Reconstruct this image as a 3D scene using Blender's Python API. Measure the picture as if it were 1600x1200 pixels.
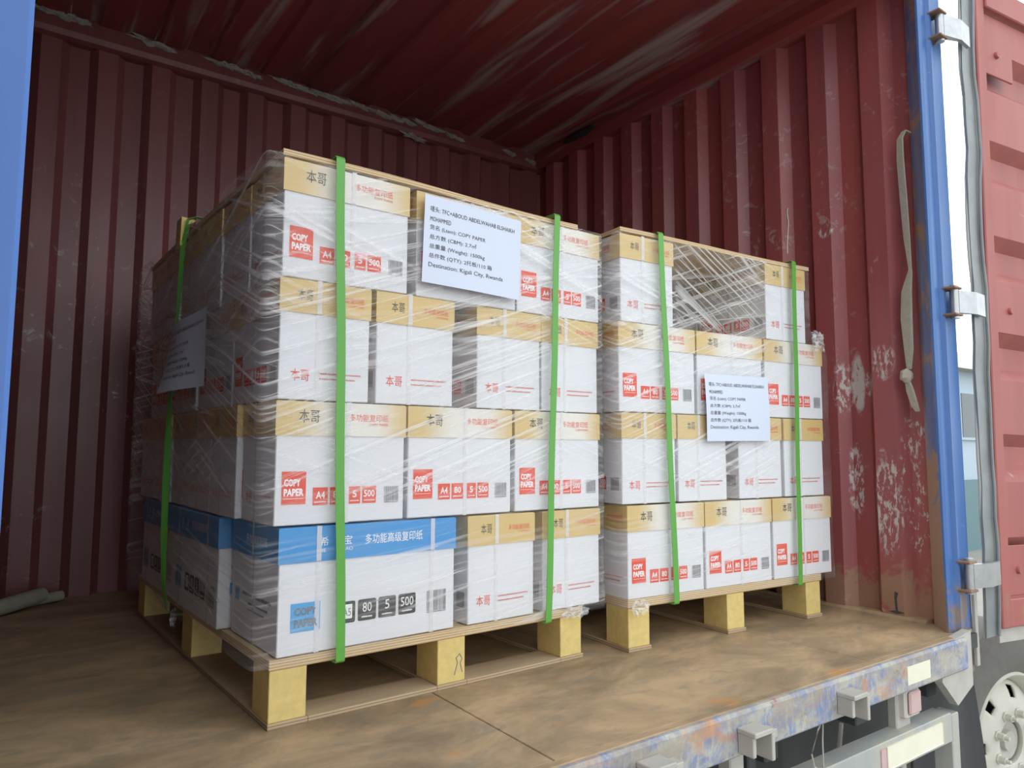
import bpy, bmesh, math, random
from mathutils import Vector, Matrix, noise
random.seed(7)
for o in list(bpy.data.objects): bpy.data.objects.remove(o, do_unlink=True)
SC = bpy.context.scene
COL = SC.collection
# ------------------------------------------------------------------ camera
def set_camera():
    c = bpy.data.cameras.new('camera'); o = bpy.data.objects.new('camera', c); COL.objects.link(o)
    yaw, pitch, roll = 0.6186, 0.0914, 0.0024
    f = Vector((math.sin(yaw)*math.cos(pitch), math.cos(yaw)*math.cos(pitch), math.sin(pitch)))
    r = Vector((math.cos(yaw), -math.sin(yaw), 0)); u = r.cross(f)
    r2 = math.cos(roll)*r + math.sin(roll)*u; u2 = -math.sin(roll)*r + math.cos(roll)*u
    m = Matrix((r2, u2, -f)).transposed().to_4x4()
    m.translation = Vector((-0.516, -1.6435, 0.6115))
    o.matrix_world = m
    c.sensor_fit = 'HORIZONTAL'; c.sensor_width = 36; c.lens = 36*1129.58/1600
    c.clip_start = 0.02; c.clip_end = 300
    SC.camera = o
set_camera()
# ------------------------------------------------------------------ sky
W = bpy.data.worlds.new('overcast_sky'); SC.world = W; W.use_nodes = True
bg = W.node_tree.nodes['Background']
bg.inputs['Color'].default_value = (0.90, 0.965, 1.0, 1); bg.inputs['Strength'].default_value = 2.3
SC.view_settings.view_transform = 'Standard'; SC.view_settings.look = 'None'
SC.view_settings.exposure = 0.0; SC.view_settings.gamma = 1.0; SC.view_settings.use_curve_mapping = False

# ------------------------------------------------------------------ materials
class NT:
    def __init__(s, name):
        s.m = bpy.data.materials.new(name); s.m.use_nodes = True
        s.t = s.m.node_tree; s.n = s.t.nodes; s.b = s.n['Principled BSDF']; s.out = s.n['Material Output']
    def new(s, ty, **kw):
        x = s.n.new(ty)
        for k, v in kw.items(): setattr(x, k, v)
        return x
    def link(s, a, b): s.t.links.new(a, b)
    def val(s, sock, v):
        if hasattr(v, 'is_output'): s.link(v, sock)
        else: sock.default_value = v
    def coord(s, kind='Object'): return s.new('ShaderNodeTexCoord').outputs[kind]
    def mapping(s, vec, scale=(1, 1, 1), rot=(0, 0, 0), loc=(0, 0, 0)):
        x = s.new('ShaderNodeMapping'); s.link(vec, x.inputs['Vector'])
        x.inputs['Scale'].default_value = scale; x.inputs['Rotation'].default_value = rot; x.inputs['Location'].default_value = loc
        return x.outputs[0]
    def noise(s, vec, scale, detail=3, rough=.5, dist=0):
        x = s.new('ShaderNodeTexNoise'); s.link(vec, x.inputs['Vector'])
        x.inputs['Scale'].default_value = scale; x.inputs['Detail'].default_value = detail
        x.inputs['Roughness'].default_value = rough; x.inputs['Distortion'].default_value = dist
        return x.outputs['Fac']
    def ramp(s, fac, a, b):
        x = s.new('ShaderNodeMapRange'); x.interpolation_type = 'SMOOTHSTEP'; s.link(fac, x.inputs['Value'])
        x.inputs['From Min'].default_value = a; x.inputs['From Max'].default_value = b
        return x.outputs['Result']
    def math(s, op, a, b=0.0, clamp=False):
        x = s.new('ShaderNodeMath', operation=op, use_clamp=clamp); s.val(x.inputs[0], a); s.val(x.inputs[1], b); return x.outputs[0]
    def mix(s, fac, a, b):
        x = s.new('ShaderNodeMix', data_type='RGBA'); s.val(x.inputs[0], fac)
        for i, v in ((6, a), (7, b)):
            if hasattr(v, 'is_output'): s.link(v, x.inputs[i])
            else: x.inputs[i].default_value = (*v, 1)
        return x.outputs[2]
    def sep(s, vec):
        x = s.new('ShaderNodeSeparateXYZ'); s.link(vec, x.inputs[0]); return x.outputs
    def comb(s, a, b, c=0.0):
        x = s.new('ShaderNodeCombineXYZ')
        for i, v in enumerate((a, b, c)): s.val(x.inputs[i], v)
        return x.outputs[0]
    def bump(s, h, strength=.3, dist=.01):
        x = s.new('ShaderNodeBump'); s.link(h, x.inputs['Height']); x.inputs['Strength'].default_value = strength; x.inputs['Distance'].default_value = dist
        s.link(x.outputs[0], s.b.inputs['Normal']); return x.outputs[0]
    def set(s, col=None, rough=.5, metal=0., spec=.5):
        if col is not None:
            if hasattr(col, 'is_output'): s.link(col, s.b.inputs['Base Color'])
            else: s.b.inputs['Base Color'].default_value = (*col, 1)
        s.val(s.b.inputs['Roughness'], rough); s.b.inputs['Metallic'].default_value = metal
        s.b.inputs['Specular IOR Level'].default_value = spec
        return s.m

def plain(name, col, rough=.5, metal=0., var=.0, scale=20, spec=.5):
    t = NT(name)
    if var:
        n = t.noise(t.coord(), scale, 4, .6)
        c = t.mix(n, tuple(max(0, x*(1-var)) for x in col), tuple(min(1, x*(1+var)) for x in col))
        t.bump(n, .08, .004)
    else: c = col
    return t.set(c, rough, metal, spec)

def paint(name, base, alt, chip, rust, chip_amt=.62, low_wear=1.0, rough=.42, streak_axis='z', grey=None, rustline=.0, zr=.35, patches=(), rth=.66):
    """Worn enamel on steel: uneven colour, vertical streaks, chips of primer and patches of rust."""
    t = NT(name); co = t.coord(); xyz = t.sep(co)
    sc = {'z': (9, 9, .6), 'y': (7, .5, 7), 'x': (.5, 7, 7)}[streak_axis]
    st = t.noise(t.mapping(co, sc), 1.0, 4, .6)
    big = t.noise(co, 2.2, 3, .55)
    c = t.mix(t.ramp(st, .35, .7), base, alt)
    if grey is not None:
        g = t.noise(t.mapping(co, tuple(x*.8 for x in sc)), 1.3, 3, .6, .4)
        c = t.mix(t.math('MULTIPLY', t.ramp(g, .52, .66), .75), c, grey)
    # chips
    fine = t.noise(co, 16, 8, .72, .6)
    gate = t.ramp(t.noise(co, 1.7, 2, .5), .46, .68)
    zfac = t.ramp(xyz[2], 1.9, .2)
    gate = t.math('MULTIPLY', gate, t.math('ADD', t.math('MULTIPLY', zfac, low_wear), .25))
    ch = t.math('MULTIPLY', t.ramp(fine, chip_amt, chip_amt+.05), gate, True)
    c = t.mix(ch, c, chip)
    for (py, pz, ry, rz, amt) in patches:        # scraped bare areas, ragged outline
        dy = t.math('DIVIDE', t.math('SUBTRACT', xyz[1], py), ry); dz = t.math('DIVIDE', t.math('SUBTRACT', xyz[2], pz), rz)
        q = t.math('ADD', t.math('MULTIPLY', dy, dy), t.math('MULTIPLY', dz, dz))
        q = t.math('ADD', q, t.math('MULTIPLY', t.math('SUBTRACT', fine, .5), 2.0))
        fl = t.noise(t.mapping(co, (60, 60, 24), (0, 0, 0), (py, pz, py)), 1.0, 8, .72, .25)
        c = t.mix(t.math('MULTIPLY', t.math('MULTIPLY', t.ramp(q, 1.1, .5), t.ramp(fl, .58-.16*amt, .64-.16*amt)), .85), c, chip)
    # rust
    rn = t.noise(co, 6, 6, .7, .5)
    rz = t.math('MULTIPLY', t.ramp(xyz[2], zr, 0.0), rustline)
    rg = t.ramp(t.math('ADD', rn, rz), rth, rth+.10)
    c = t.mix(t.math('MULTIPLY', rg, .85), c, rust)
    t.bump(fine, .12, .004)
    t.set(c, t.math('ADD', t.math('MULTIPLY', big, .3), rough-.12), 0, .5)
    return t.m

M = {}
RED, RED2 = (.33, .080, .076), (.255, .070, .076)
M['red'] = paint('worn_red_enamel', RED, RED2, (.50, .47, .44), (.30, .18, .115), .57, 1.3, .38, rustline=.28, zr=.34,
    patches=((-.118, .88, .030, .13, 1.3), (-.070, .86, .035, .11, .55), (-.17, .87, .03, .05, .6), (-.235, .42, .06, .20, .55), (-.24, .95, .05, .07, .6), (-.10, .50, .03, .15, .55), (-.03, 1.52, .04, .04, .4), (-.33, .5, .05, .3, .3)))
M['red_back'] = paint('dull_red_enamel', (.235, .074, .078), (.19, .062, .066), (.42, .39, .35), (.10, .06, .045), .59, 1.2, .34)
M['red_roof'] = paint('streaked_red_roof', (.29, .058, .055), (.21, .050, .054), (.40, .33, .31), (.20, .10, .09), .70, 0, .5, 'y', grey=(.42, .38, .40))
M['red_door'] = paint('faded_red_enamel', (.36, .10, .085), (.31, .085, .075), (.58, .47, .42), (.30, .14, .08), .64, .6, .5, rustline=.18, zr=.4)
M['blue'] = paint('worn_blue_enamel', (.040, .12, .34), (.07, .165, .39), (.33, .36, .40), (.22, .15, .10), .60, .8, .38, rustline=.28, zr=.45)
M['blue_rust_lightened'] = paint('lightened_rusting_blue', (.13, .21, .48), (.30, .32, .42), (.44, .38, .30), (.48, .31, .17), .50, 1.2, .5, rustline=.45, zr=.75, rth=.50)  # real rust, over a blue lightened to offset the shade on the jamb
M['blue_clean'] = paint('bright_blue_enamel', (.065, .175, .50), (.08, .195, .53), (.42, .40, .38), (.28, .2, .14), .70, .3, .35)

def m_floor():
    t = NT('scuffed_rusty_floor'); co = t.coord()
    a = t.noise(t.mapping(co, (1.8, 3.2, 1), (0, 0, .35)), 1.5, 8, .66, .5)
    b = t.noise(t.mapping(co, (2.2, 5, 1), (0, 0, .25)), 3.4, 8, .72, .8)
    d = t.noise(co, 60, 4, .7)
    c = t.mix(t.ramp(a, .3, .7), (.215, .155, .09), (.50, .345, .20))
    c = t.mix(t.math('MULTIPLY', t.ramp(b, .5, .68), .7), c, (.235, .205, .15))
    o = t.noise(t.mapping(co, (1.5, 3, 1)), 2.6, 2, .5)
    c = t.mix(t.math('MULTIPLY', t.ramp(o, .66, .74), .6), c, (.52, .24, .07))
    c = t.mix(t.math('MULTIPLY', t.ramp(d, .55, .75), .25), c, (.16, .11, .07))
    t.bump(b, .15, .004)
    return t.set(c, t.math('ADD', t.math('MULTIPLY', a, .25), .5), 0, .35)
M['floor'] = m_floor()

def m_sill():
    t = NT('peeling_sill_paint'); co = t.coord()
    a = t.noise(t.mapping(co, (6, 6, 9)), 2.4, 7, .72, .5)
    b = t.noise(t.mapping(co, (60, 60, 14)), 1.6, 5, .7, .3)
    e = t.noise(t.mapping(co, (5, 5, 9)), 1.3, 4, .6, .6)
    c = t.mix(t.ramp(a, .36, .62), (.15, .21, .39), (.40, .39, .34))
    c = t.mix(t.math('MULTIPLY', t.ramp(b, .5, .66), .6), c, (.50, .48, .40))
    c = t.mix(t.math('MULTIPLY', t.ramp(e, .56, .70), .85), c, (.50, .25, .12))
    c = t.mix(t.math('MULTIPLY', t.ramp(t.noise(t.mapping(co, (4, 4, 8)), 2.2, 6, .7, .4), .40, .62), .55), c, (.30, .235, .165))
    c = t.mix(t.math('MULTIPLY', t.ramp(t.noise(co, 19, 6, .75), .60, .7), .6), c, (.12, .10, .08))
    t.bump(b, .25, .004)
    return t.set(c, .6)
M['sill'] = m_sill()

def m_ply(name, light, dark, edge=True):
    t = NT(name); co = t.coord(); xyz = t.sep(co)
    g = t.noise(t.mapping(co, (3, 40, 40)), 1.5, 4, .6, .4)
    c = t.mix(g, dark, light)
    w = t.math('FRACT', t.math('MULTIPLY', xyz[2], 160.0))
    lay = t.ramp(w, .42, .58)
    geo = t.new('ShaderNodeNewGeometry'); nz = t.math('ABSOLUTE', t.sep(geo.outputs['True Normal'])[2])
    side = t.math('LESS_THAN', nz, .5)
    c2 = t.mix(lay, tuple(x*.72 for x in dark), light)
    c = t.mix(t.math('MULTIPLY', side, .7), c, c2)
    t.bump(g, .1, .003)
    return t.set(c, .7, 0, .3)
M['ply'] = m_ply('pale_plywood', (.70, .53, .32), (.52, .37, .20))
M['ply_low'] = m_ply('grubby_plywood', (.52, .39, .24), (.33, .24, .15))
M['block'] = plain('yellow_particle_block', (.66, .51, .20), .8, var=.22, scale=45, spec=.2)
M['card'] = plain('white_carton_board', (.70, .71, .74), .55, var=.02, scale=8, spec=.35)

def m_lid():
    t = NT('gold_printed_lid'); co = t.coord(); xyz = t.sep(co)
    geo = t.new('ShaderNodeNewGeometry')
    tn = t.new('ShaderNodeVectorTransform', vector_type='NORMAL', convert_from='WORLD', convert_to='OBJECT'); t.link(geo.outputs['True Normal'], tn.inputs[0])
    nrm = t.sep(tn.outputs[0])
    longf = t.math('GREATER_THAN', t.math('ABSOLUTE', nrm[1]), .5)
    u = t.math('MULTIPLY', xyz[0], t.math('SIGN', t.math('MULTIPLY', nrm[1], -1.0)))     # -L/2 .. L/2, left to right seen from outside
    w = t.math('MULTIPLY', t.ramp(u, -.14, -.02), t.ramp(u, .175, .07))
    w = t.math('MULTIPLY', w, longf)
    c = t.mix(t.math('MULTIPLY', w, .88), (.62, .45, .18), (.74, .73, .70))
    return t.set(c, .38, 0, .5)
M['gold'] = m_lid()
M['lidblue'] = plain('blue_printed_lid', (.055, .285, .62), .42, var=.04, scale=6)
M['ink_red'] = plain('red_ink', (.72, .075, .035), .5)
M['ink_rose'] = plain('thin_red_ink', (.62, .16, .13), .5)
M['ink_black'] = plain('black_ink', (.035, .032, .03), .5)
M['ink_grey'] = plain('grey_ink', (.20, .20, .21), .5)
M['ink_white'] = plain('white_ink', (.85, .85, .86), .5)
M['ink_blue'] = plain('sky_blue_ink', (.09, .36, .68), .5)
M['ink_navy'] = plain('navy_ink', (.06, .10, .22), .5)
M['paper'] = plain('white_office_paper', (.63, .69, .82), .6, spec=.3)
M['strap_green'] = plain('green_polyester_strap', (.105, .35, .055), .4, var=.05, scale=30)
M['rubber'] = plain('black_rubber', (.035, .036, .038), .6, var=.25, scale=14)
M['tyre'] = plain('dusty_tyre_rubber', (.15, .145, .13), .8, var=.25, scale=18)
M['wheel'] = plain('dusty_white_wheel', (.56, .55, .47), .6, var=.12, scale=10)
M['steel'] = plain('bare_steel', (.42, .43, .44), .32, .7, var=.3, scale=25)
M['rusty'] = plain('rusty_steel', (.26, .15, .09), .7, .2, var=.4, scale=30)
M['greymetal'] = plain('dusty_grey_steel', (.42, .40, .36), .6, 0, var=.22, scale=16)
M['dark'] = plain('sooty_chassis_steel', (.045, .048, .046), .7, var=.4, scale=8)
M['bluegrey'] = paint('weathered_blue_grey_steel', (.33, .35, .35), (.42, .40, .33), (.16, .24, .42), (.36, .25, .17), .55, .0, .55)
M['webbing'] = plain('dirty_cream_webbing', (.42, .39, .32), .85, var=.25, scale=70)
M['foam'] = plain('dirty_white_sealant', (.34, .33, .31), .85, var=.45, scale=60)
M['wood_pole'] = plain('weathered_pale_pole', (.34, .32, .25), .8, var=.3, scale=30)
M['sticker'] = plain('faded_reflective_sticker', (.72, .69, .55), .5, var=.08, scale=12)
M['lens_red'] = plain('faded_red_lens', (.52, .36, .34), .35, var=.1)
M['lens_white'] = plain('faded_grey_lamp_shell', (.55, .50, .46), .5, var=.1)
M['gasket'] = plain('grey_folded_seal', (.20, .215, .22), .45, .1, var=.45, scale=7)
M['ground'] = plain('dusty_concrete_ground', (.30, .28, .25), .9, var=.12, scale=2)
M['teal'] = plain('teal_cladding', (.12, .21, .23), .6, var=.05)
M['pale_wall'] = plain('pale_blue_cladding', (.40, .48, .55), .6, var=.05)
M['winglass'] = plain('dark_window_glass', (.03, .05, .06), .1)

def m_band():
    t = NT('translucent_white_band')
    tr = t.new('ShaderNodeBsdfTransparent'); mx = t.new('ShaderNodeMixShader'); mx.inputs[0].default_value = .62
    t.set((.84, .83, .85), .35)
    t.link(tr.outputs[0], mx.inputs[1]); t.link(t.b.outputs[0], mx.inputs[2]); t.link(mx.outputs[0], t.out.inputs[0])
    return t.m
M['band'] = m_band()

def m_film(name, recess=None, amount=1.0):
    """Clear stretch film: mostly transparent, pulled into fine white creases that run along and across the wrap."""
    t = NT(name); co = t.coord(); X = t.sep(co)
    s = t.math('ADD', X[0], X[1]); z = X[2]
    def streak(deg, k1, k2, lo, hi, off):
        c, d = math.cos(math.radians(deg)), math.sin(math.radians(deg))
        a = t.math('ADD', t.math('MULTIPLY', s, c*k1), t.math('MULTIPLY', z, d*k1))
        b = t.math('ADD', t.math('MULTIPLY', s, -d*k2), t.math('MULTIPLY', z, c*k2))
        return t.ramp(t.noise(t.comb(a, b, off), 1.0, 3, .62, .25), lo, hi)
    def gate(sc, lo, hi, off):
        return t.ramp(t.noise(t.mapping(co, (1, 1, 1), (0, 0, 0), (off, off*.7, off*1.3)), sc, 1, .5), lo, hi)
    zlow = t.ramp(z, .62, .40); zmid = t.ramp(z, .42, .60)
    h = streak(5, 1.3, 95, .47, .66, 1.3)
    h2 = t.math('MULTIPLY', streak(10, .9, 38, .56, .66, 21.3), gate(3.1, .40, .60, 1.0))
    u = t.math('MULTIPLY', streak(20, .8, 105, .50, .66, 5.1), t.math('MULTIPLY', gate(2.4, .34, .54, 3.0), zmid))
    d = t.math('MULTIPLY', streak(-19, .7, 90, .52, .66, 9.7), t.math('MULTIPLY', gate(2.1, .40, .60, 7.7), zmid))
    f = t.math('ADD', t.math('MULTIPLY', h, t.math('ADD', t.math('MULTIPLY', zlow, .12), .10)), t.math('ADD', t.math('MULTIPLY', u, .66), t.math('ADD', t.math('MULTIPLY', d, .64), t.math('MULTIPLY', h2, .40))), True)
    if recess:
        x0, x1, z0, z1 = recess
        g = t.math('MULTIPLY', t.math('MULTIPLY', t.ramp(X[0], x0-.02, x0+.03), t.ramp(X[0], x1+.02, x1-.12)), t.ramp(z, z0, z0+.05))
        r = t.math('MAXIMUM', streak(-31, .8, 95, .50, .62, 3.3), t.math('MULTIPLY', streak(-36, .5, 40, .56, .63, 13.3), .9))
        f = t.math('MAXIMUM', f, t.math('MULTIPLY', t.math('MULTIPLY', r, g), .75))
        f = t.math('MULTIPLY', f, t.math('ADD', t.math('MULTIPLY', t.ramp(X[0], .74, .6), .8), .2))
    veil = t.math('MULTIPLY', gate(5, .3, .8, 2.1), .07)
    f = t.math('MULTIPLY', t.math('ADD', t.math('MULTIPLY', f, .80), t.math('ADD', veil, .02)), amount, True)
    tr = t.new('ShaderNodeBsdfTransparent'); df = t.new('ShaderNodeBsdfDiffuse'); df.inputs[0].default_value = (.95, .955, .96, 1)
    tl = t.new('ShaderNodeBsdfTranslucent'); tl.inputs[0].default_value = (.93, .94, .95, 1)
    gl = t.new('ShaderNodeBsdfGlossy'); gl.inputs['Roughness'].default_value = .16
    bp = t.new('ShaderNodeBump'); bp.inputs['Strength'].default_value = .35; bp.inputs['Distance'].default_value = .006
    t.link(f, bp.inputs['Height']); t.link(bp.outputs[0], gl.inputs['Normal'])
    white = t.new('ShaderNodeMixShader'); white.inputs[0].default_value = .3; t.link(df.outputs[0], white.inputs[1]); t.link(tl.outputs[0], white.inputs[2])
    m1 = t.new('ShaderNodeMixShader'); t.link(f, m1.inputs[0]); t.link(tr.outputs[0], m1.inputs[1]); t.link(white.outputs[0], m1.inputs[2])
    lw = t.new('ShaderNodeLayerWeight'); lw.inputs['Blend'].default_value = .12; t.link(bp.outputs[0], lw.inputs['Normal'])
    gf = t.math('MULTIPLY', lw.outputs['Fresnel'], .45, True)
    m2 = t.new('ShaderNodeMixShader'); t.link(gf, m2.inputs[0]); t.link(m1.outputs[0], m2.inputs[1]); t.link(gl.outputs[0], m2.inputs[2])
    t.link(m2.outputs[0], t.out.inputs[0])
    t.n.remove(t.b)
    return t.m
M['film1'] = m_film('creased_clear_film')
M['film2'] = m_film('sagging_clear_film', (.21, .68, 1.0, 1.31))
def m_wisp():
    t = NT('bunched_clear_film')
    f = t.ramp(t.noise(t.mapping(t.coord(), (30, 30, 90)), 1, 4, .6), .35, .7)
    tr = t.new('ShaderNodeBsdfTransparent'); mx = t.new('ShaderNodeMixShader')
    t.set((.85, .86, .87), .25); t.link(t.math('ADD', t.math('MULTIPLY', f, .5), .15), mx.inputs[0])
    t.link(tr.outputs[0], mx.inputs[1]); t.link(t.b.outputs[0], mx.inputs[2]); t.link(mx.outputs[0], t.out.inputs[0])
    return t.m
M['wisp'] = m_wisp()

# ------------------------------------------------------------------ helpers
def link_mesh(name, me, mats, parent=None, loc=None, rot=None):
    if not isinstance(mats, (list, tuple)): mats = [mats]
    if len(me.materials) == 0:
        for m in mats: me.materials.append(M[m] if isinstance(m, str) else m)
    o = bpy.data.objects.new(name, me); COL.objects.link(o)
    if parent: o.parent = parent
    if loc: o.location = loc
    if rot: o.rotation_euler = rot
    return o
def obj(name, bm, mats, parent=None, loc=None, rot=None, smooth=False):
    bmesh.ops.recalc_face_normals(bm, faces=bm.faces)
    me = bpy.data.meshes.new(name); bm.to_mesh(me); bm.free()
    if smooth:
        for p in me.polygons: p.use_smooth = True
        try: me.set_sharp_from_angle(angle=math.radians(40))
        except Exception: pass
    return link_mesh(name, me, mats, parent, loc, rot)
def empty(name, loc=(0, 0, 0), rz=0, parent=None):
    o = bpy.data.objects.new(name, None); COL.objects.link(o); o.empty_display_size = .05
    o.location = loc; o.rotation_euler = (0, 0, rz); o.parent = parent
    return o
def tag(o, label=None, cat=None, group=None, kind=None):
    for k, v in (('label', label), ('category', cat), ('group', group), ('kind', kind)):
        if v: o[k] = v
    return o
def box(bm, lo, hi, bevel=0, mi=0):
    r = bmesh.ops.create_cube(bm, size=1)
    vs = r['verts']
    c = [(a+b)/2 for a, b in zip(lo, hi)]; d = [b-a for a, b in zip(lo, hi)]
    for v in vs: v.co = Vector((c[0]+v.co.x*d[0], c[1]+v.co.y*d[1], c[2]+v.co.z*d[2]))
    fs = {f for v in vs for f in v.link_faces}
    for f in fs: f.material_index = mi
    if bevel:
        es = {e for v in vs for e in v.link_edges}
        bmesh.ops.bevel(bm, geom=list(es), offset=bevel, segments=1, affect='EDGES', profile=.5)
    return vs
def BOX(lo, hi, bevel=0):
    bm = bmesh.new(); box(bm, lo, hi, bevel); return bm
def prism(bm, pts, axis, a, b, mi=0):
    """polygon pts in the two other axes, extruded along axis from a to b"""
    def P(p, t):
        return {'x': (t, p[0], p[1]), 'y': (p[0], t, p[1]), 'z': (p[0], p[1], t)}[axis]
    va = [bm.verts.new(P(p, a)) for p in pts]; vb = [bm.verts.new(P(p, b)) for p in pts]
    n = len(pts)
    fs = [bm.faces.new(va), bm.faces.new(vb[::-1])]
    for i in range(n): fs.append(bm.faces.new((va[i], va[(i+1) % n], vb[(i+1) % n], vb[i])))
    for f in fs: f.material_index = mi
def tube(bm, pts, r, seg=8, caps=True):
    pts = [Vector(p) for p in pts]; rings = []
    rs = r if isinstance(r, (list, tuple)) else [r]*len(pts)
    for i, p in enumerate(pts):
        d = (pts[min(i+1, len(pts)-1)]-pts[max(i-1, 0)]).normalized()
        ref = Vector((0, 0, 1)) if abs(d.z) < .9 else Vector((1, 0, 0))
        a = d.cross(ref).normalized(); b = d.cross(a)
        rings.append([bm.verts.new(p+(a*math.cos(2*math.pi*k/seg)+b*math.sin(2*math.pi*k/seg))*rs[i]) for k in range(seg)])
    for q, w in zip(rings, rings[1:]):
        for k in range(seg): bm.faces.new((q[k], q[(k+1) % seg], w[(k+1) % seg], w[k]))
    if caps: bm.faces.new(rings[0][::-1]); bm.faces.new(rings[-1])
def ribbon(bm, pts, width_dir, w, th, closed=False, widths=None, dirs=None):
    """flat strap of width w along width_dir, following pts; real thickness th"""
    pts = [Vector(p) for p in pts]; n = len(pts); rings = []
    for i, p in enumerate(pts):
        nx = pts[(i+1) % n] if closed else pts[min(i+1, n-1)]
        pv = pts[i-1] if closed else pts[max(i-1, 0)]
        d = (nx-pv).normalized(); wd = Vector(dirs[i] if dirs else width_dir).normalized(); nn = d.cross(wd).normalized()
        hw = (widths[i] if widths else w)/2
        rings.append([bm.verts.new(p+wd*sx*hw+nn*sy*th/2) for sx, sy in ((-1, -1), (1, -1), (1, 1), (-1, 1))])
    rng = range(n) if closed else range(n-1)
    for i in rng:
        a, b = rings[i], rings[(i+1) % n]
        for k in range(4): bm.faces.new((a[k], a[(k+1) % 4], b[(k+1) % 4], b[k]))
    if not closed: bm.faces.new(rings[0][::-1]); bm.faces.new(rings[-1])
def lathe(bm, prof, seg=32, axis='y', c=(0, 0, 0)):
    """prof: (radius, offset along axis)"""
    rings = []
    for r, t in prof:
        ring = []
        for k in range(seg):
            a = 2*math.pi*k/seg; u, v = r*math.cos(a), r*math.sin(a)
            p = {'y': (u, t, v), 'z': (u, v, t), 'x': (t, u, v)}[axis]
            ring.append(bm.verts.new((c[0]+p[0], c[1]+p[1], c[2]+p[2])))
        rings.append(ring)
    for a, b in zip(rings, rings[1:]):
        for k in range(seg): bm.faces.new((a[k], a[(k+1) % seg], b[(k+1) % seg], b[k]))
    return rings
def corrugated(a0, a1, first, pitch, flat, depth, start_in):
    """breakpoints (position, offset) of a trapezoid sheet between a0 and a1"""
    slope = pitch/2-flat; pts = []; p = first
    while p > a0: p -= pitch
    while p < a1+pitch:
        pts += [(p, 0 if start_in else depth), (p+flat, 0 if start_in else depth), (p+flat+slope, depth if start_in else 0), (p+pitch-slope, depth if start_in else 0)]
        p += pitch
    out = []
    for i in range(len(pts)-1):
        (p0, o0), (p1, o1) = pts[i], pts[i+1]
        if p1 <= a0 or p0 >= a1: continue
        q0, q1 = max(p0, a0), min(p1, a1)
        f = lambda q: o0+(o1-o0)*(q-p0)/(p1-p0) if p1 > p0 else o0
        if not out: out.append((q0, f(q0)))
        out.append((q1, f(q1)))
    return out

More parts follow.
